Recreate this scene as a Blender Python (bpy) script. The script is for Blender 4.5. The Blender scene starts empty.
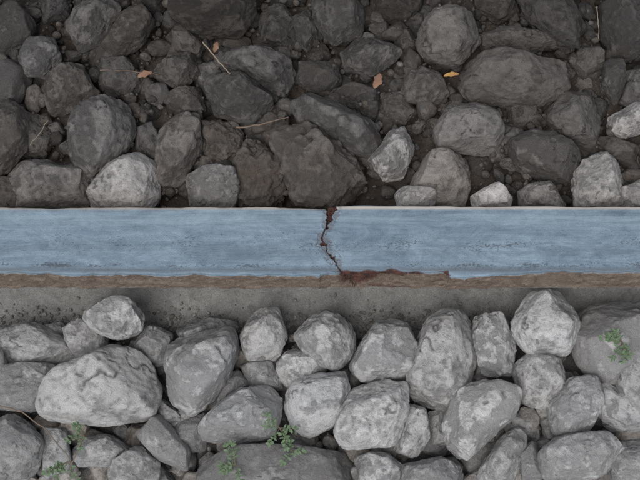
import bpy, bmesh, math, numpy as np
from mathutils import Vector, Matrix
rng = np.random.default_rng(7)
sc = bpy.context.scene
MM = 0.001
# ------------------------------------------------------------------ camera
T = math.radians(14.0); D = 1300.0
cT, sT = math.cos(T), math.sin(T)
def site(u, v, z):
    """plan sketch (mm on the rail-head plane) -> world mm at height z"""
    u = u-320.0; v = 240.0-v
    dx, dy, dz = u, v*cT+D*sT, v*sT-D*cT
    s = (z-D*cT)/dz
    return np.array([s*dx, -D*sT+s*dy])
cam = bpy.data.cameras.new("camera"); camo = bpy.data.objects.new("camera", cam)
sc.collection.objects.link(camo); sc.camera = camo
camo.location = (0, -D*sT*MM, D*cT*MM); camo.rotation_euler = (T, 0, 0)
cam.sensor_width = 36; cam.lens = 36*D/640; cam.clip_start = 0.01; cam.clip_end = 500
# ------------------------------------------------------------------ noise
TB = rng.random((64, 64, 64)).astype(np.float32)
def vn(P):
    F = np.floor(P); f = (P-F).astype(np.float32); I = F.astype(np.int64) & 63; J = (I+1) & 63
    f = f*f*(3-2*f)
    x, y, z = f[:, 0], f[:, 1], f[:, 2]
    a, b, c = I.T; d, e, g = J.T
    def L(p, q, t): return p+(q-p)*t
    return L(L(L(TB[a,b,c],TB[d,b,c],x), L(TB[a,e,c],TB[d,e,c],x), y),
             L(L(TB[a,b,g],TB[d,b,g],x), L(TB[a,e,g],TB[d,e,g],x), y), z)*2-1
def fbm(P, o=4, g=0.5):
    s = 0; a = 1; n = 0
    for i in range(o):
        s = s+a*vn(P*(2.03**i)+i*17.3); n += a; a *= g
    return s/n
def sstep(a, b, x):
    t = np.clip((x-a)/(b-a), 0, 1); return t*t*(3-2*t)
# ------------------------------------------------------------------ mesh helper
def mesh_obj(name, V, F, mat, attr=None, smooth=True):
    me = bpy.data.meshes.new(name)
    V = np.asarray(V, dtype=np.float32)*MM; F = np.asarray(F, dtype=np.int32); k = F.shape[1]
    me.vertices.add(len(V)); me.vertices.foreach_set("co", V.ravel())
    me.loops.add(F.size); me.loops.foreach_set("vertex_index", F.ravel())
    me.polygons.add(len(F)); me.polygons.foreach_set("loop_start", np.arange(0, F.size, k, dtype=np.int32))
    me.polygons.foreach_set("loop_total", np.full(len(F), k, dtype=np.int32))
    me.update(calc_edges=True)
    me.polygons.foreach_set("use_smooth", np.full(len(F), smooth))
    if attr is not None:
        a = me.attributes.new("data", 'FLOAT_COLOR', 'POINT')
        a.data.foreach_set("color", np.asarray(attr, dtype=np.float32).ravel())
    me.materials.append(mat)
    o = bpy.data.objects.new(name, me); sc.collection.objects.link(o); return o
# ------------------------------------------------------------------ materials
class NT:
    def __init__(s, name):
        s.m = bpy.data.materials.new(name); s.m.use_nodes = True
        s.t = s.m.node_tree; s.b = s.t.nodes["Principled BSDF"]
    def n(s, typ, **kw):
        nd = s.t.nodes.new(typ)
        for k, v in kw.items(): setattr(nd, k, v)
        return nd
    def l(s, a, b): s.t.links.new(a, b)
    def noise(s, vec, scale, detail=6, rough=0.6, dist=0.0):
        nd = s.n('ShaderNodeTexNoise'); nd.inputs['Scale'].default_value = scale
        nd.inputs['Detail'].default_value = detail; nd.inputs['Roughness'].default_value = rough
        nd.inputs['Distortion'].default_value = dist; s.l(vec, nd.inputs['Vector']); return nd.outputs['Fac']
    def ramp(s, fac, pts):
        nd = s.n('ShaderNodeValToRGB'); e = nd.color_ramp.elements
        while len(e) < len(pts): e.new(0.5)
        for q, (p, c) in zip(e, pts):
            q.position = p
            q.color = (c, c, c, 1) if not hasattr(c, '__len__') else (*c, 1)
        s.l(fac, nd.inputs[0]); return nd.outputs[0]
    def mix(s, f, a, b, mode='MIX'):
        nd = s.n('ShaderNodeMix', data_type='RGBA', blend_type=mode)
        for i, v in ((0, f), (6, a), (7, b)):
            if isinstance(v, bpy.types.NodeSocket): s.l(v, nd.inputs[i])
            else: nd.inputs[i].default_value = v if i == 0 else (*v, 1)
        return nd.outputs[2]
    def math(s, op, a, b=0.0):
        nd = s.n('ShaderNodeMath', operation=op)
        for i, v in ((0, a), (1, b)):
            if isinstance(v, bpy.types.NodeSocket): s.l(v, nd.inputs[i])
            else: nd.inputs[i].default_value = v
        return nd.outputs[0]
    def bump(s, h, dist, strength=1.0, prev=None):
        nd = s.n('ShaderNodeBump'); nd.inputs['Distance'].default_value = dist
        nd.inputs['Strength'].default_value = strength; s.l(h, nd.inputs['Height'])
        if prev is not None: s.l(prev, nd.inputs['Normal'])
        return nd.outputs[0]

def stone_mat(name, low, high, dirt, patch, stlim):
    m = NT(name); v = m.n('ShaderNodeTexCoord').outputs['Object']
    at = m.n('ShaderNodeAttribute', attribute_name="data")
    sep = m.n('ShaderNodeSeparateColor'); m.l(at.outputs['Color'], sep.inputs[0])
    tone, relief, brown, warm = sep.outputs[0], sep.outputs[1], sep.outputs[2], at.outputs['Alpha']
    n2 = m.noise(v, 170, 6, 0.78, 0.3)
    n3 = m.noise(v, 1300, 2, 0.7)
    h = m.math('ADD', m.math('MULTIPLY', relief, 0.70), m.math('MULTIPLY', n2, 0.65))
    msk = m.ramp(h, [(patch[0], 0), (patch[1], .55), (patch[2], 1)])
    c = m.mix(msk, low, high)
    c = m.mix(1.0, c, m.ramp(n3, [(0.25, 0.62), (0.5, 1.0), (0.75, 1.28)]), 'MULTIPLY')
    pit = m.ramp(n2, [(0.30, 0.50), (0.41, 1.0), (.7, 1.10)])
    c = m.mix(1.0, c, pit, 'MULTIPLY')
    c = m.mix(warm, c, m.mix(1.0, c, (1.04, .93, .82), 'MULTIPLY'))
    st = m.ramp(m.math('ADD', brown, m.math('MULTIPLY', n2, 0.5)), [(stlim, 0), (stlim+.4, 1)])
    c = m.mix(m.math('MULTIPLY', st, 0.8), c, m.mix(1.0, dirt, m.ramp(n3, [(0.2, 0.5), (0.8, 1.5)]), 'MULTIPLY'))
    tv = m.n('ShaderNodeCombineColor')
    for i in range(3): m.l(tone, tv.inputs[i])
    c = m.mix(1.0, c, tv.outputs[0], 'MULTIPLY')
    m.l(c, m.b.inputs['Base Color'])
    m.b.inputs['Roughness'].default_value = 0.9; m.b.inputs['Specular IOR Level'].default_value = 0.2
    hh = m.math('ADD', m.math('ADD', m.math('MULTIPLY', n2, 1.0), m.math('MULTIPLY', n3, .34)), m.math('MULTIPLY', msk, .22))
    m.l(m.bump(hh, 0.0030, 1.0), m.b.inputs['Normal']); return m.m
pale_mat = stone_mat("limestone_ballast", (0.34, 0.337, 0.335), (0.62, 0.617, 0.61), (0.27, 0.252, 0.235), (0.46, .60, 0.75), .72)
dark_mat = stone_mat("dark_ballast", (0.092, 0.088, 0.085), (0.195, 0.187, 0.18), (0.108, 0.086, 0.070), (0.45, .62, 0.82), .56)

# ------------------------------------------------------------------ stones
def ico(n):
    bm = bmesh.new(); bmesh.ops.create_icosphere(bm, subdivisions=n, radius=1)
    V = np.array([v.co[:] for v in bm.verts]); F = np.array([[v.index for v in f.verts] for f in bm.faces]); bm.free()
    return V/np.linalg.norm(V, axis=1)[:, None], F
ICO = {k: ico(k) for k in (2, 3, 4, 5, 6)}
def hull(P):
    P = sorted(map(tuple, P))
    def half(Q):
        h = []
        for p in Q:
            while len(h) > 1 and (h[-1][0]-h[-2][0])*(p[1]-h[-2][1])-(h[-1][1]-h[-2][1])*(p[0]-h[-2][0]) <= 0: h.pop()
            h.append(p)
        return h[:-1]
    return np.array(half(P)+half(P[::-1]))
class Pile:
    def __init__(s): s.V = []; s.F = []; s.A = []; s.n = 0
    def add(s, V, F, A): s.V.append(V); s.F.append(F+s.n); s.A.append(A); s.n += len(V)
    def build(s, name, mat): return mesh_obj(name, np.vstack(s.V), np.vstack(s.F), mat, np.vstack(s.A))
def stone(pile, poly, zc, hz, tone, brown, lod=6, p=16, rough=1.0, grow=1.0, warm=None):
    H = hull(poly); c = H.mean(0); H = (H-c)*grow
    N = []; hh = []
    size = np.sqrt(np.prod(H.max(0)-H.min(0)))/2
    for i in range(len(H)):
        a, b = H[i], H[(i+1) % len(H)]; e = b-a; L = np.hypot(*e)
        if L < 1e-3: continue
        n = np.array([e[1], -e[0]])/L; h0 = n@a; al = rng.uniform(0.0, 0.55)
        N.append([n[0]*math.cos(al), n[1]*math.cos(al), math.sin(al)]); hh.append(max(h0, size*0.3)*math.cos(al)*1.02)
        al = -rng.uniform(0.1, 0.6); N.append([n[0]*math.cos(al), n[1]*math.cos(al), math.sin(al)]); hh.append(max(h0, size*.3)*math.cos(al)*1.02)
    for k in range(rng.integers(2, 5)):
        an = rng.uniform(0, 6.28); t = rng.uniform(0.05, 0.6)
        N.append([math.sin(t)*math.cos(an), math.sin(t)*math.sin(an), math.cos(t)])
        hh.append(hz*math.cos(t)*rng.uniform(0.95, 1.1)+size*math.sin(t)*rng.uniform(0.5, 0.75))
    for k in range(3):
        an = rng.uniform(0, 6.28); t = rng.uniform(0.1, 0.7)
        N.append([math.sin(t)*math.cos(an), math.sin(t)*math.sin(an), -math.cos(t)]); hh.append(hz*math.cos(t)+size*math.sin(t)*0.7)
    N = np.array(N); hh = np.array(hh)
    Dn, F = ICO[lod]
    S = np.array([np.ptp(H[:, 0])/2, np.ptp(H[:, 1])/2, hz]); d = Dn*S; d /= np.linalg.norm(d, axis=1)[:, None]
    q = np.maximum(0, d@N.T/hh)
    r = 1/(np.sum(q**p, axis=1))**(1/p)
    P = d*r[:, None]; off = rng.random()*900
    if lod >= 4:
        for k in range(rng.integers(4, 9)):
            an = rng.uniform(0, 6.28); t = rng.uniform(0.3, 1.35)
            n = np.array([math.sin(t)*math.cos(an), math.sin(t)*math.sin(an), math.cos(t)])
            s = P@n; cut = s.max()*rng.uniform(.78, .93); ov = np.maximum(0, s-cut+fbm(P/(size*.5)+off+k, 2)*size*.03)
            P = P-n*ov[:, None]*.95
    lo = fbm(P/(size*0.8)+off, 2)
    mid = fbm(P/(size*0.30)+off+50, 3, 0.6)
    chip = np.abs(fbm(P/(size*rng.uniform(.5, .9))+off+80, 3, .6))
    pb = rng.uniform(-.22, .25)
    if lod >= 5:
        fine = fbm(P/6.0+off+9, 4, 0.65); plate = sstep(pb-.04, pb+rng.uniform(.08, .3), fbm(P/(size*rng.uniform(.25, .8))+off+300, 5, .62))
        scar = sstep(.35, .5, mid)
    else: fine = np.zeros(len(P)); plate = (mid > pb)*.5; scar = 0*fine
    crack = np.exp(-(chip/0.022)**2)*sstep(0.05, .3, lo)
    disp = rough*size*(0.065*lo+0.05*mid-0.055*crack) + rough*(1.5*fine+0.9*plate-1.5*scar)*min(1, size/30)
    P = P+d*disp[:, None]
    kc = rng.uniform(.14, .42)
    rel = np.clip(0.42-.45*pb+.2*mid+0.36*fine+kc*(plate-.5)-.25*scar-0.5*crack, 0, 1)
    low = sstep(0.3, -0.7, P[:, 2]/hz)
    stn = fbm(P/(size*.6)+off+600, 4, .6)
    warm = rng.uniform(.05, .8) if warm is None else warm
    A = np.stack([np.full(len(P), tone)*(1-.3*crack), rel, np.clip(brown*.75+.5*stn+0.3*low, 0, 1), np.full(len(P), warm)], 1)
    P[:, :2] += c; P[:, 2] += zc
    pile.add(P, F, A)
def rpoly(x, y, r):
    n = rng.integers(5, 8); a0 = rng.uniform(0, 6.28); el = rng.uniform(0.6, 1.0); ro = rng.uniform(0, 3.14)
    pts = []
    for i in range(n):
        a = a0+6.283*(i+rng.uniform(-.28, .28))/n; q = r*rng.uniform(.9, 1.12)
        px, py = q*math.cos(a), q*el*math.sin(a)
        pts.append([x+px*math.cos(ro)-py*math.sin(ro), y+px*math.sin(ro)+py*math.cos(ro)])
    return pts
dark = Pile(); pale = Pile()
def P_(s): return [tuple(map(float, q.split(','))) for q in s.split()]
TOP = [
("-8,180 20,178 27,190 27,212 -8,212",.75,.3,-52),
("8,168 30,160 75,162 92,178 88,214 12,214",1.4,.2,-52),
("88,188 110,162 140,152 157,165 160,195 145,214 90,212",2.8,.0,-45),
("185,178 205,165 235,168 242,190 234,212 193,212",2.3,.1,-50),
("236,150 252,134 278,150 288,185 276,214 236,212",1.15,.85,-55),
("268,140 310,125 345,140 366,165 372,195 345,214 290,212 272,170",1.12,.6,-50),
("368,158 388,132 405,125 414,150 402,180 384,182",2.7,.0,-42),
("394,194 405,186 435,188 438,204 420,212 398,210",3.9,.0,-40),
("410,182 420,158 445,152 467,157 471,185 464,210 438,208 412,192",1.8,.15,-52),
("470,197 495,185 512,200 508,212 474,210",3.8,.0,-42),
("517,192 530,182 555,185 567,203 560,212 520,210",1.9,.2,-48),
("572,178 585,156 608,152 624,172 627,206 610,212 575,210",3.2,.0,-45),
("618,190 640,180 662,188 660,212 620,212",3.2,.0,-45),
("506,145 530,132 562,140 580,160 575,184 548,184 515,170",1.15,.2,-55),
("608,118 640,100 662,112 655,130 625,139 608,132",3.0,.0,-50),
("433,130 450,105 480,103 500,112 504,135 494,156 440,153",1.35,.3,-50),
("67,150 85,112 108,100 128,104 137,128 125,150 92,178 74,168",1.25,.35,-45),
("-10,120 15,94 32,118 30,150 6,174 -10,172",1.1,.2,-45),
("155,152 165,125 182,113 200,118 202,150 182,185 160,186",1.2,.5,-50),
("195,130 215,118 242,128 244,150 238,168 206,166",1.0,.6,-58),
("289,102 310,92 345,105 372,120 383,142 372,160 345,152 298,126",1.1,.4,-45),
("203,90 212,75 240,70 268,84 273,108 252,125 217,117",.85,.35,-45),
("205,58 228,50 258,48 285,58 297,78 285,98 262,85 225,73",.95,.4,-55),
("311,-10 350,-10 366,15 361,38 332,46 313,22",1.15,.3,-48),
("288,18 308,10 318,38 308,53 290,36",.95,.4,-55),
("340,52 360,36 393,43 402,56 378,76 346,72",1.0,.35,-52),
("401,90 409,62 438,72 450,95 432,107 405,102",1.15,.2,-50),
("413,42 425,20 445,8 470,14 481,42 458,66 425,62",1.25,.25,-45),
("454,82 468,62 518,54 564,64 570,88 535,109 470,102",.9,.3,-42),
("479,32 505,25 553,34 562,47 520,54 482,48",1.1,.3,-52),
("512,-12 560,-12 582,18 579,48 558,46 526,18",.8,.35,-42),
("598,5 645,-10 660,20 655,55 618,62 600,38",.9,.5,-48),
("543,115 560,88 590,95 601,120 592,150 562,138",.95,.45,-52),
("603,62 620,54 626,85 616,107 602,88",1.0,.2,-48),
("622,72 655,64 655,100 628,104",1.0,.35,-54),
("170,-14 245,-14 258,12 242,37 192,31 170,18",.66,.2,-38),
("257,18 285,6 301,28 291,50 262,42",.72,.4,-52),
("99,47 118,12 140,4 156,24 142,47 116,57",1.0,.45,-50),
("66,30 75,4 105,-8 122,8 101,45 80,53",1.3,.2,-45),
("19,60 33,36 55,39 62,60 46,79 27,75",1.35,.15,-48),
("-8,12 18,4 38,24 31,46 6,57 -8,52",1.0,.35,-50),
("36,-12 72,-12 69,18 45,24",.85,.4,-52),
("44,95 54,66 84,68 96,94 76,112 50,116",.95,.4,-54),
("152,76 169,52 194,50 201,74 182,90",.9,.5,-54),
("164,32 188,25 206,44 199,57 170,51",.85,.4,-56),
("164,92 200,88 207,112 184,115 165,107",.95,.5,-58),
("370,-12 426,-12 421,14 396,26 372,18",.75,.5,-55),
("134,130 152,122 164,145 156,162 138,158",.95,.5,-62),
("298,62 334,62 342,84 322,98 298,86",.85,.5,-60),
("392,36 412,30 420,52 402,60",.9,.4,-60),
("418,8 400,28 420,40 430,22",.8,.4,-62),
("-10,58 14,60 22,80 8,96 -10,96",.9,.5,-60),
("14,120 44,112 58,135 46,158 22,156",.9,.5,-64),
("96,60 130,60 148,84 130,100 100,92",.9,.6,-64),
("380,92 402,92 418,112 404,126 384,120",.95,.5,-60),
("450,92 470,100 462,110 446,108",.9,.5,-60),
("506,108 540,106 548,126 512,134",.9,.5,-62),
("578,48 602,46 604,72 584,82 570,66",.85,.5,-60),
("590,140 616,136 640,146 632,172 604,160",.9,.5,-62),
("476,-10 512,-10 520,16 496,24 474,12",.8,.5,-58),
("258,-14 310,-12 306,6 268,8",.65,.5,-60),
("130,-14 166,-14 168,12 150,22",.7,.5,-60),
("322,98 352,84 380,92 378,116 350,106",.85,.6,-66),
("248,112 288,104 290,136 252,138",.9,.7,-66),
]
for s, tone, br, z in TOP:
    q = P_(s); v = np.mean([a[1] for a in q]); h = np.array([site(a, b, z) for a, b in q])
    sz = np.sqrt(np.prod(np.ptp(h, axis=0)))/2
    tn = tone*(0.62+0.38*sstep(-20, 80, v))  # tone drops on stones farther behind the rail
    crumb = br > .55 and v > 140
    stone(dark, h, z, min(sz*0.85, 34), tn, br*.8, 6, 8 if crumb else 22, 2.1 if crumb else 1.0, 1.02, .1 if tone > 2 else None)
BOT = [
("81,317 98,298 128,299 145,315 140,333 115,340 92,331",1.05,.1,-84),
("-10,330 30,321 68,338 76,360 45,369 -10,370",.88,.3,-108),
("-10,370 28,361 58,366 66,388 42,412 -10,410",.98,.2,-98),
("63,328 78,316 108,338 106,352 80,366 67,350",1.05,.15,-100),
("38,402 60,368 118,345 148,358 165,384 152,420 100,428 45,421",.94,.15,-84),
("164,360 174,337 234,325 239,352 226,388 194,416 171,404",1.0,.12,-90),
("239,337 254,309 279,307 287,338 276,362 248,361",.95,.25,-94),
("292,337 308,318 326,308 350,324 358,350 341,372 311,366",.98,.2,-92),
("277,366 290,350 318,349 328,369 302,391 284,386",1.03,.15,-100),
("284,392 308,376 344,371 351,395 335,426 306,440 289,424",1.05,.1,-84),
("198,424 238,388 270,383 284,405 276,435 245,446 204,443",1.1,.05,-86),
("347,368 360,342 380,316 402,314 419,345 411,376 360,383",1.06,.12,-92),
("333,432 345,396 370,378 409,382 406,420 394,446 345,450",1.12,.05,-82),
("404,380 424,322 448,306 470,315 477,340 476,375 455,410 430,412 411,398",.9,.2,-94),
("471,345 474,318 504,314 516,340 511,376 482,376",1.0,.2,-100),
("510,322 530,292 560,290 581,324 570,356 530,356 514,340",1.05,.1,-84),
("442,422 455,390 490,379 519,390 516,416 486,446 462,464 445,447",1.1,.1,-86),
("511,368 530,352 560,358 566,382 550,411 524,406",.88,.2,-92),
("546,404 565,379 595,374 605,400 590,432 554,435",1.06,.1,-86),
("569,350 580,306 615,299 660,305 660,365 612,388 580,372",.98,.2,-92),
("536,452 560,435 610,430 627,450 602,478 545,480",1.04,.15,-84),
("476,474 500,436 524,422 528,446 512,484 482,492",.96,.2,-92),
("394,452 404,402 425,410 429,440 416,458",1.02,.2,-100),
("585,388 606,384 655,412 650,432 606,430",.9,.3,-100),
("610,366 655,350 665,400 645,420 618,396",.8,.3,-84),
("-10,420 20,414 46,440 36,476 -10,486",.64,.4,-96),
("108,468 140,445 161,462 156,492 114,492",.84,.3,-92),
("138,436 160,414 190,448 188,472 160,462",.95,.2,-98),
("72,448 100,430 132,446 112,466 78,468",.82,.35,-100),
("200,462 250,446 345,452 366,472 362,500 196,500",.66,.6,-100),
("354,458 384,449 402,465 396,490 362,492",.87,.3,-94),
("130,348 148,324 174,334 166,366 150,368",.8,.4,-108),
("172,422 206,412 208,450 184,452",.87,.3,-104),
("604,446 660,436 665,490 614,482",.92,.3,-98),
("398,466 440,456 468,472 464,500 398,500",.84,.35,-98),
("206,388 238,369 250,384 214,414",.88,.3,-104),
("516,452 536,440 546,476 524,490",.82,.4,-100),
("240,366 274,362 284,388 262,398 246,384",.88,.3,-106),
("40,430 66,430 74,470 44,478",.82,.4,-104),
("428,412 446,408 448,446 430,446",.8,.4,-106),
("176,330 204,318 240,322 236,336 184,344",.7,.5,-118),
("150,395 170,402 186,424 160,424",.85,.3,-106),
("40,326 62,322 74,334 56,342",.75,.5,-118),
("166,408 196,412 190,428 168,428",.8,.3,-108),
("328,372 348,368 350,384 330,384",.8,.3,-110),
]
for s, tone, br, z in BOT:
    q = P_(s); h = np.array([site(a, b, z) for a, b in q])
    sz = np.sqrt(np.prod(np.ptp(h, axis=0)))/2
    stone(pale, h, z, min(sz*0.8, 34), tone, br, 6, 13, .8, 1.05, rng.uniform(0, .2))
def inframe(x, y): return abs(x) < 345 and -300 < y < 320
for gx in np.arange(-1100, 1101, 42.0):
    for gy in np.arange(-900, 1001, 42.0):
        x = gx+rng.uniform(-14, 14); y = gy+rng.uniform(-14, 14)
        top = y > 0
        near = abs(x) < 420 and abs(y) < 400
        if inframe(x, y):
            for rep in range(5 if top else 3):
                x1 = x+(rep % 2)*21+rng.uniform(-8, 8)*rep; y1 = y+(rep > 0)*21+rng.uniform(-6, 6)*rep
                r = rng.uniform(17, 27) if rep == 0 else (rng.uniform(9, 17) if rep < 3 else rng.uniform(6, 11))
                if (top and y1 < 55+r) or (not top and y1 > -80-r*.7): continue
                z = (-78 if top else -128)+rng.uniform(-6, 8)+(13 if rep and top else 0)+(6 if rep > 1 else 0)
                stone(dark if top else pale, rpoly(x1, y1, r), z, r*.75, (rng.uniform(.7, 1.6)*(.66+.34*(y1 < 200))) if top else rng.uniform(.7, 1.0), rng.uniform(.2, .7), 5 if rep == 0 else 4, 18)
        else:
            for lay in range(2):
                r = rng.uniform(22, 38)
                if (top and y < 58+r) or (not top and y > -70-r): continue
                z = (-85 if top else -132)+lay*32+rng.uniform(-6, 6)
                if lay and rng.random() < .35: continue
                stone(dark if top else pale, rpoly(x+rng.uniform(-15, 15)*lay, y, r), z, r*.72, rng.uniform(.8, 1.2), rng.uniform(.1, .6), 4 if near else 3, 12)
dark.build("dark_ballast_stones", dark_mat); pale.build("pale_ballast_stones", pale_mat)
gd = Pile(); gp = Pile()
for i in range(7600):
    top = i < 4200; x = rng.uniform(-380, 380); r = rng.choice([1.3, 2, 3, 5, 8], p=[.34, .3, .2, .11, .05])*rng.uniform(.7, 1.3)
    if top: y = rng.uniform(52, 350); z = -62+rng.uniform(-10, 14)
    else:
        y = rng.uniform(-330, -56)
        if i > 5200: y = -74+abs(rng.normal(0, 15)); y = min(y, -16); r = min(r, 3.6)*.75
        z = -126+rng.uniform(-4, 12) if y < -76 else -131-(abs(y)-17)/58*14+r*.4
    stone(gd if top else gp, rpoly(x, y, r), z, r*.7, rng.uniform(.6, 1.6) if top else rng.uniform(.55, 1.15), rng.uniform(.2, .8), 3 if r > 4 else 2, 8)
gd.build("dark_grit", dark_mat); gp.build("pale_grit", pale_mat)

# ------------------------------------------------------------------ ground
m = NT("trackbed_soil"); tc = m.n('ShaderNodeTexCoord').outputs['Object']
n1 = m.noise(tc, 30, 5, .65); n2 = m.noise(tc, 420, 4, .75)
sx = m.n('ShaderNodeSeparateXYZ'); m.l(tc, sx.inputs[0])
side = m.ramp(m.math('ADD', m.math('MULTIPLY', sx.outputs[1], 5.0), 0.5), [(0.3, 0), (0.6, 1)])
c = m.mix(side, m.mix(n1, (.22, .21, .20), (.34, .325, .31)), m.mix(n1, (.085, .067, .054), (.145, .117, .096)))
c = m.mix(1.0, c, m.ramp(n2, [(.25, .5), (.75, 1.5)]), 'MULTIPLY')
m.l(c, m.b.inputs['Base Color']); m.b.inputs['Roughness'].default_value = .95
m.l(m.bump(n2, .004, 1.0), m.b.inputs['Normal'])
far = 1000*np.array([1.5, 2.5, 4, 8, 16, 40, 100, 250])
gx = np.concatenate([-far[::-1], np.arange(-520, 521, 3.), far]); gy = np.concatenate([-far[::-1], np.arange(-500, 501, 3.), far])
X, Y = np.meshgrid(gx, gy, indexing='ij'); X = X.ravel(); Y = Y.ravel()
Z = -150+80*sstep(-20, 60, Y)+14*sstep(-84, -100, Y); Pn = np.stack([X, Y, X*0], 1)
Z = Z+fbm(Pn/60, 4)*11+(fbm(Pn/8, 5, .6)*6)*(np.abs(X) < 600)
Z = np.where((Y < 22) & (Y > -84), np.minimum(Z, -148), Z)
nx, ny = len(gx), len(gy); I = np.arange(nx*ny).reshape(nx, ny)
F = np.stack([I[:-1, :-1], I[1:, :-1], I[1:, 1:], I[:-1, 1:]], -1).reshape(-1, 4)
mesh_obj("ground", np.stack([X, Y, Z], 1), F, m.m)

# ------------------------------------------------------------------ rail
prof = []
def seg(a, b, n, reg):
    for i in range(n):
        t = i/n; prof.append((a[0]+(b[0]-a[0])*t, a[1]+(b[1]-a[1])*t, reg))
seg((75, -160), (75, -147), 3, 0); seg((75, -147), (16, -131), 12, 0); seg((16, -131), (9, -118), 4, 0); seg((9, -118), (9, -60), 6, 0)
seg((9, -60), (33, -44), 8, 0); seg((33, -44), (35, -8), 12, 2)
for i in range(10):
    a = math.pi/2*i/10; prof.append((30.5+4*math.cos(a), -4.3+3.6*math.sin(a), 1))
n = 150
for i in range(n):
    y = 30.5-62*i/n; prof.append((y, -0.7*(y/31)**2, 1))
for i in range(10):
    a = math.pi/2*i/10; prof.append((-31.5-2.2*math.sin(a), -0.75-2.6*(1-math.cos(a)), 1))
seg((-33.7, -3.4), (-39.5, -44), 60, 2); seg((-39.5, -44), (-36, -48), 5, 0); seg((-36, -48), (-9, -62), 10, 0); seg((-9, -62), (-9, -116), 12, 0)
seg((-9, -116), (-17, -131), 10, 0); seg((-17, -131), (-75, -145), 90, 0); seg((-75, -145), (-76, -160), 5, 0); prof.append((-76, -160, 0))
pr = np.array(prof)
xs = np.concatenate([[-100000, -30000, -10000, -4000, -2000, -1200, -800, -600, -500], np.arange(-420, -14, 1.2), np.arange(-14, 60, .35), np.arange(60, 140, .7), np.arange(140, 421, 1.2), [500, 600, 800, 1200, 2000, 4000, 10000, 30000, 100000]])
X, K = np.meshgrid(xs, np.arange(len(pr)), indexing='ij'); X = X.ravel(); K = K.ravel()
Y = pr[K, 0].copy(); Z = pr[K, 1].copy(); R = pr[K, 2]
def n1d(x, s, o=3, k=0): return fbm(np.stack([x/s, x*0+k, x*0], 1), o)
Pn = np.stack([X, Y, Z], 1)
vv = Y*cT+Z*sT
fr = (Y < 0) & (R > 0)
edge = n1d(X, 60, 4, 3)*3.2+n1d(X, 9, 3, 8)*1.1
edge += np.where(X > 128, -4.6*sstep(270, 128, X)+1.5*sstep(260, 420, X), 0)
edge += np.where(X < 0, -1.2*sstep(-150, -20, X), 0)
w = sstep(-12, -33, Y)*fr
back = sstep(10, 30, Y)*(R > 0)
Y += w*edge*np.where(R == 2, 1-.7*sstep(-3, -44, Z), 1)
Y += np.where(R == 2, -1.3*np.exp(-((Z+6)/4.)**2), 0)*(Y < 0)
Y += np.where((R == 2) & (Y < 0), fbm(Pn/np.array([14, 6, 6]), 5, .6)*3.4+fbm(Pn/3, 3)*1.2, 0)
Z += np.where((R == 0) & (Y < -14), fbm(Pn/12, 5, .6)*2.2+fbm(Pn/2.5, 3)*.9, 0)
Y += back*(np.where(X > 8, 1.6+.8*sstep(60, 10, X), -.6*sstep(-60, 0, X))+n1d(X, 55, 3, 200)*1.6+n1d(X, 10, 3, 230)*.5)
Z += np.where(R > 0, np.where(X < 7, -.8, 0), 0)
CR = [(331,203),(332,209),(330,217),(328,225),(325,232),(322,238),(326,245),(328,252),(334,258),(337,264),(341,271),(345,278),(352,284),(360,290)]
CR = [(a-320., 240.-b) for a, b in CR]; Wd = [8.5,7.5,4.5,1.4,.7,1.5,.6,.7,1.4,.6,1.0,1.6,1.6,2]
dist = np.full(len(X), 99.)
jit = fbm(Pn/4.0+5, 5, .65)*3.4; jx = X+jit; jy = vv+fbm(Pn/4.0+31, 5, .65)*3.0
for (a, b), w0, w1 in zip(zip(CR[:-1], CR[1:]), Wd[:-1], Wd[1:]):
    ex, ey = b[0]-a[0], b[1]-a[1]; t = np.clip(((jx-a[0])*ex+(jy-a[1])*ey)/(ex*ex+ey*ey), 0, 1)
    dist = np.minimum(dist, np.hypot(jx-a[0]-t*ex, jy-a[1]-t*ey)-(w0+(w1-w0)*t)*.62)
for cx, cy, rr in [(3, -3, 3.4), (13, -18, 2.8), (17, -25, 1.6)]:
    dist = np.minimum(dist, np.hypot(jx-cx, (jy-cy)*1.3)-rr*.8)
crm = np.where((R > 0), sstep(.5, -.4, dist), 0)
dep = np.where(vv > 12, 5.5+3*fbm(Pn/3+8, 3), 2.2)*crm
topm = (R == 1)
Z -= np.where(topm, dep+crm*fbm(Pn/1.7, 3)*1.6, 0); Y += np.where((R == 2) & (Y < 0), crm*6, 0)
chipm = np.where(topm, sstep(8, 3, dist)*sstep(.05, .12, fbm(Pn/5+177, 4, .6)), 0)
Z -= chipm*.7
halo = np.maximum(chipm*.9, np.where(topm, sstep(9, .5, dist)*sstep(-.15, .25, fbm(Pn/3.5+77, 4, .6)), 0)*.7)
spx = sstep(16, 24, X)*sstep(129.5, 126, X+n1d(vv, 3, 3, 90)*3)
upper = -30.5+n1d(X, 12, 5, 40)*3.5-2.0*sstep(50, 100, X)+2.0*sstep(104, 128, X)
lower = -43+9.5*sstep(30, 90, X)+n1d(X, 10, 4, 60)*4
sp = spx*sstep(upper+.8, upper-.8, vv)*fr*sstep(lower-1, lower+1, vv)
Z -= np.where(topm, sp*(2.6+fbm(Pn/4, 4)*2.5), 0)
Y += np.where(R == 2, sp*(2.6+fbm(Pn/np.array([9, 4, 4]), 5, .6)*5), 0)
rust = np.clip(np.maximum(crm*.999, sp), 0, 1)
bleed = np.where(R == 2, sstep(0, .5, fbm(Pn/np.array([20, 6, 6])+90, 4, .6))*(sstep(-20, 30, X)*sstep(190, 120, X)*.6+.18), 0)
rust = np.maximum(rust, bleed*(Y < 0))
Z += np.where(topm, fbm(np.stack([X/45, Y/1.3, Z*0], 1), 3)*.07+fbm(Pn/25+40, 3)*.3, 0)
colA = np.stack([rust, (R == 1)*1.0*(Y > -50), halo, np.where(R == 2, 1., 0.)], 1)
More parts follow.
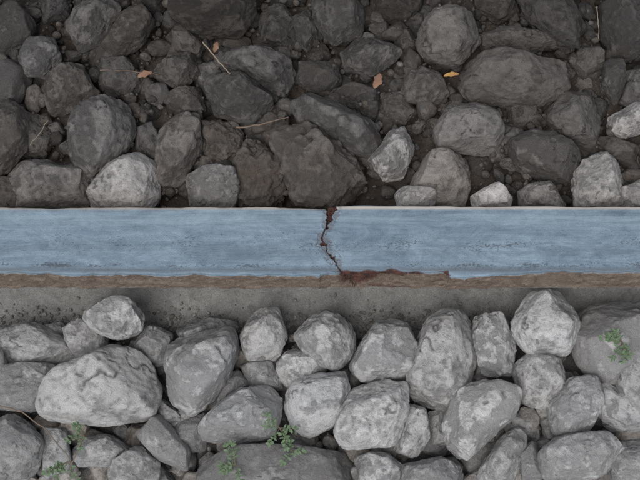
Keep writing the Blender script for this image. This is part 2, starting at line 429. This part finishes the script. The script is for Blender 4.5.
nx, ny = len(xs), len(pr); I = np.arange(nx*ny).reshape(nx, ny)
F = np.stack([I[:-1, :-1], I[:-1, 1:], I[1:, 1:], I[1:, :-1]], -1).reshape(-1, 4)[:, ::-1]

m = NT("rail_steel"); tc = m.n('ShaderNodeTexCoord').outputs['Object']
at = m.n('ShaderNodeAttribute', attribute_name="data"); sep = m.n('ShaderNodeSeparateColor'); m.l(at.outputs['Color'], sep.inputs[0])
rustS, topS, haloS, sideS = sep.outputs[0], sep.outputs[1], sep.outputs[2], at.outputs['Alpha']
def mp(sx_, sy_, sz_):
    q = m.n('ShaderNodeMapping'); q.inputs['Scale'].default_value = (sx_, sy_, sz_); m.l(tc, q.inputs[0]); return q.outputs[0]
xyz = m.n('ShaderNodeSeparateXYZ'); m.l(tc, xyz.inputs[0]); yS = xyz.outputs[1]
st1 = m.noise(mp(7, 130, 20), 1.0, 5, .7, .4); st2 = m.noise(mp(60, 800, 20), 1.0, 4, .7); bl = m.noise(mp(16, 40, 20), 1.0, 7, .78, 1.0)
fn = m.noise(tc, 900, 4, .75); mid = m.noise(tc, 90, 7, .78, .3)
steel = m.mix(m.ramp(bl, [(.36, 0), (.64, 1)]), (.138, .198, .256), (.245, .325, .392))
steel = m.mix(1.0, steel, m.ramp(st1, [(.3, .80), (.7, 1.16)]), 'MULTIPLY')
steel = m.mix(1.0, steel, m.ramp(st2, [(.3, .93), (.7, 1.06)]), 'MULTIPLY')
steel = m.mix(1.0, steel, m.ramp(fn, [(.25, .70), (.75, 1.22)]), 'MULTIPLY')
steel = m.mix(1.0, steel, m.ramp(mid, [(.33, .74), (.45, .97), (.65, 1.12)]), 'MULTIPLY')
yy = m.math('MULTIPLY', yS, 1000.0)
def band(c0, wdt):
    return m.ramp(m.math('DIVIDE', m.math('ABSOLUTE', m.math('SUBTRACT', yy, c0)), wdt), [(0.0, 1.0), (1.0, 0.0)])
steel = m.mix(m.math('MULTIPLY', m.math('MULTIPLY', band(22.0, 12.0), m.ramp(st1, [(.35, 0), (.6, 1)])), .4), steel, (.34, .41, .46))
steel = m.mix(m.math('MULTIPLY', m.math('MULTIPLY', band(-10.0, 16.0), m.ramp(bl, [(.4, 1), (.62, 0)])), .4), steel, (.12, .15, .18))
pitn = m.noise(mp(330, 620, 200), 1.0, 4, .7)
bnd = m.math('MAXIMUM', band(-26.0, 6.0), m.math('MULTIPLY', band(-4.0, 26.0), .62))
pits = m.ramp(m.math('ADD', pitn, m.math('MULTIPLY', m.math('MULTIPLY', bnd, m.ramp(m.noise(mp(18, 60, 1), 1.0, 3), [(.35, 0), (.65, .9)])), .40)), [(.70, 0), (.76, 1)])
steel = m.mix(m.math('MULTIPLY', pits, .7), steel, (.05, .06, .07))
steel = m.mix(m.math('MULTIPLY', m.math('MULTIPLY', band(-30.5, 5.0), m.ramp(bl, [(.35, .5), (.6, 1)])), .75), steel, (.075, .085, .098))
steel = m.mix(m.math('MULTIPLY', band(34.0, 3.2), .95), steel, (.62, .55, .47))
steel = m.mix(m.math('MULTIPLY', haloS, .7), steel, (.12, .12, .125))
dirt = m.mix(m.ramp(mid, [(.35, 0), (.65, 1)]), (.33, .32, .305), (.55, .54, .52))
dirt = m.mix(1.0, dirt, m.ramp(fn, [(.2, .4), (.8, 1.5)]), 'MULTIPLY')
sidec = m.mix(m.ramp(mid, [(.35, 0), (.68, 1)]), (.16, .112, .083), (.37, .30, .24))
sidec = m.mix(1.0, sidec, m.ramp(fn, [(.2, .5), (.8, 1.5)]), 'MULTIPLY')
rustc = m.mix(m.ramp(mid, [(.4, 0), (.62, 1)]), (.055, .028, .023), (.17, .072, .052))
rustc = m.mix(1.0, rustc, m.ramp(fn, [(.2, .6), (.8, 1.5)]), 'MULTIPLY')
c = m.mix(sideS, dirt, sidec); c = m.mix(topS, c, steel); c = m.mix(rustS, c, rustc)
m.l(c, m.b.inputs['Base Color'])
clean = m.math('MULTIPLY', topS, m.math('SUBTRACT', 1.0, rustS))
m.l(m.math('MULTIPLY', clean, .22), m.b.inputs['Metallic'])
m.l(m.math('SUBTRACT', .92, m.math('MULTIPLY', clean, .36)), m.b.inputs['Roughness'])
b = m.bump(m.math('ADD', fn, st2), .0003, .6)
rb = m.n('ShaderNodeBump'); rb.inputs['Distance'].default_value = .002; m.l(m.math('SUBTRACT', 1.0, clean), rb.inputs['Strength']); m.l(fn, rb.inputs['Height']); m.l(b, rb.inputs['Normal'])
m.l(rb.outputs[0], m.b.inputs['Normal'])
mesh_obj("cracked_rail", np.stack([X, Y, Z], 1), F, m.m, colA)

# ------------------------------------------------------------------ small plants / litter
def simple(name, a, b, rough=.7, scale=150, trans=0.0):
    q = NT(name); t = q.n('ShaderNodeTexCoord').outputs['Object']
    q.l(q.mix(q.noise(t, scale, 3), a, b), q.b.inputs['Base Color']); q.b.inputs['Roughness'].default_value = rough
    return q.m
green = simple("weed_green", (.075, .13, .06), (.16, .23, .13), .7); stemm = simple("weed_stem", (.12, .09, .06), (.16, .16, .09))
leafm = simple("dead_leaf", (.20, .10, .06), (.34, .20, .13)); straw = simple("dry_straw", (.22, .17, .12), (.36, .29, .21)); twigm = simple("twig_bark", (.12, .085, .06), (.22, .16, .12))
orange = simple("orange_leaf", (.40, .20, .06), (.50, .30, .1))
def tube(V, F, pts, r0, r1, k=6):
    pts = np.array(pts, float); b0 = len(V)
    for i, p in enumerate(pts):
        d = pts[min(i+1, len(pts)-1)]-pts[max(i-1, 0)]; d /= np.linalg.norm(d)+1e-9
        a = np.cross(d, [0.1, .2, 1]); a /= np.linalg.norm(a)+1e-9; b = np.cross(d, a); r = r0+(r1-r0)*i/(len(pts)-1)
        for j in range(k):
            an = 6.283*j/k; V.append(p+r*(a*math.cos(an)+b*math.sin(an)))
    for i in range(len(pts)-1):
        for j in range(k): F.append([b0+i*k+j, b0+i*k+(j+1) % k, b0+(i+1)*k+(j+1) % k, b0+(i+1)*k+j])
def leaf(V, F, p, d, n, L, W, curl=.15):
    d = d/np.linalg.norm(d); s = np.cross(d, n); s /= np.linalg.norm(s)+1e-9; n = np.cross(s, d); b0 = len(V); N = 7
    for i in range(N+1):
        t = i/N; w = W*math.sin(math.pi*min(t*.92+.04, 1))**.8
        for q in (-1, 0, 1): V.append(p+d*L*t+s*w*q*.5*(1+.25*math.sin(i*2.1+q))+n*(abs(q)*w*.18-curl*L*t*t))
    for i in range(N):
        for q in (0, 1): F.append([b0+i*3+q, b0+i*3+q+1, b0+i*3+q+4, b0+i*3+q+3])
def weed(u, v, z, n, L, spread=(0, 6.28)):
    p2 = site(u, v, z); base = np.array([p2[0], p2[1], z]); V = []; F = []; SV = []; SF = []
    for i in range(n):
        an = rng.uniform(*spread); d = np.array([math.cos(an), math.sin(an), rng.uniform(.3, .9)]); l = L*rng.uniform(.6, 1.1)
        pts = [base+d*l*t+np.array([0, 0, -l*.3*t*t])+rng.normal(0, .4, 3) for t in np.linspace(0, 1, 7)]
        tube(SV, SF, pts, .5, .22)
        for k in range(2, 7):
            dd = pts[k]-pts[k-1]; sd = np.cross(dd, [0, 0, 1]); sd /= np.linalg.norm(sd)+1e-9
            for q in (-1, 1):
                leaf(V, F, pts[k]+rng.normal(0, .5, 3), sd*q*rng.uniform(.6, 1)+dd/np.linalg.norm(dd)*rng.uniform(.1, .9)+rng.normal(0, .25, 3), np.array([rng.normal(0, .4), rng.normal(0, .4), 1]), rng.uniform(3., 5.8), rng.uniform(1.8, 3.0))
        leaf(V, F, pts[-1], pts[-1]-pts[-2], np.array([0, 0, 1.]), 5, 2.4)
    e = bpy.data.objects.new("weed_plant", None); sc.collection.objects.link(e)
    a = mesh_obj("leaves", V, F, green); b = mesh_obj("stems", SV, SF, stemm); a.parent = e; b.parent = e
weed(280, 428, -56, 6, 19); weed(236, 464, -60, 6, 22); weed(292, 452, -60, 4, 14)
weed(68, 462, -62, 5, 20); weed(84, 432, -62, 4, 15); weed(622, 342, -48, 8, 20)
def twig(name, P, z, r0, r1, mat):
    pts = []
    for i, (u, v) in enumerate(P):
        zz = z[i] if hasattr(z, '__len__') else z; q = site(u, v, zz); pts.append([q[0], q[1], zz])
    pts = np.array(pts); t = np.linspace(0, len(pts)-1, len(pts)*4)
    pts = np.stack([np.interp(t, np.arange(len(pts)), pts[:, i]) for i in range(3)], 1)+rng.normal(0, .35, (len(t), 3))
    V = []; F = []; tube(V, F, pts, r0, r1); mesh_obj(name, V, F, mat)
twig("dry_twig", [(203, 42), (212, 53), (221, 64), (230, 74)], [-26, -20, -18, -16], .9, .5, straw)
twig("dry_twig", [(236, 128), (262, 124), (288, 117)], [-36, -30, -30], 1.1, .6, twigm)
twig("dry_twig", [(100, 70), (130, 71), (158, 74)], [-42, -40, -40], .7, .4, twigm)
twig("dry_twig", [(-6, 404), (22, 412), (48, 432), (72, 462)], [-58, -54, -56, -60], .8, .4, twigm)
twig("dry_twig", [(70, 468), (78, 450), (84, 436)], [-62, -56, -54], .7, .4, twigm)
twig("grass_stalk", [(597, 6), (598, 22), (599, 40)], [-18, -16, -20], .6, .3, straw)
twig("grass_stalk", [(48, 120), (40, 133), (30, 145)], [-24, -20, -20], .5, .3, straw)
def dleaf(u, v, z, an, L, W, mat):
    q = site(u, v, z); V = []; F = []; a = math.radians(an)
    leaf(V, F, np.array([q[0], q[1], z]), np.array([math.cos(a), math.sin(a), .15]), np.array([.5, .2, 1]), L, W, .35)
    mesh_obj("dry_leaf", V, F, mat)
dleaf(374, 88, -28, 62, 18, 9, leafm); dleaf(444, 76, -20, 14, 16, 5, orange)
dleaf(214, 52, -26, 70, 12, 6, leafm); dleaf(138, 77, -34, 25, 15, 7, leafm); dleaf(436, 10, -18, 5, 11, 5, straw)

# ------------------------------------------------------------------ light
EL, AZ = math.radians(62), math.radians(208)
w = bpy.data.worlds.new("World"); sc.world = w; w.use_nodes = True; t = w.node_tree; bg = t.nodes["Background"]
sky = t.nodes.new('ShaderNodeTexSky'); sky.sky_type = 'NISHITA'; sky.sun_disc = False; sky.sun_elevation = EL; sky.sun_rotation = AZ
hs = t.nodes.new('ShaderNodeHueSaturation'); hs.inputs['Saturation'].default_value = .30
t.links.new(sky.outputs[0], hs.inputs['Color']); t.links.new(hs.outputs[0], bg.inputs[0]); bg.inputs[1].default_value = .15
sun = bpy.data.lights.new("sun", 'SUN'); sun.energy = 1.5; sun.angle = math.radians(40); sun.color = (1, .965, .93)
sun.energy = 1.75
so = bpy.data.objects.new("sun", sun); sc.collection.objects.link(so)
dv = Vector((math.sin(AZ)*math.cos(EL), math.cos(AZ)*math.cos(EL), math.sin(EL)))
so.rotation_euler = dv.to_track_quat('Z', 'Y').to_euler()
sc.view_settings.view_transform = 'Standard'; sc.view_settings.look = 'None'; sc.view_settings.exposure = 0
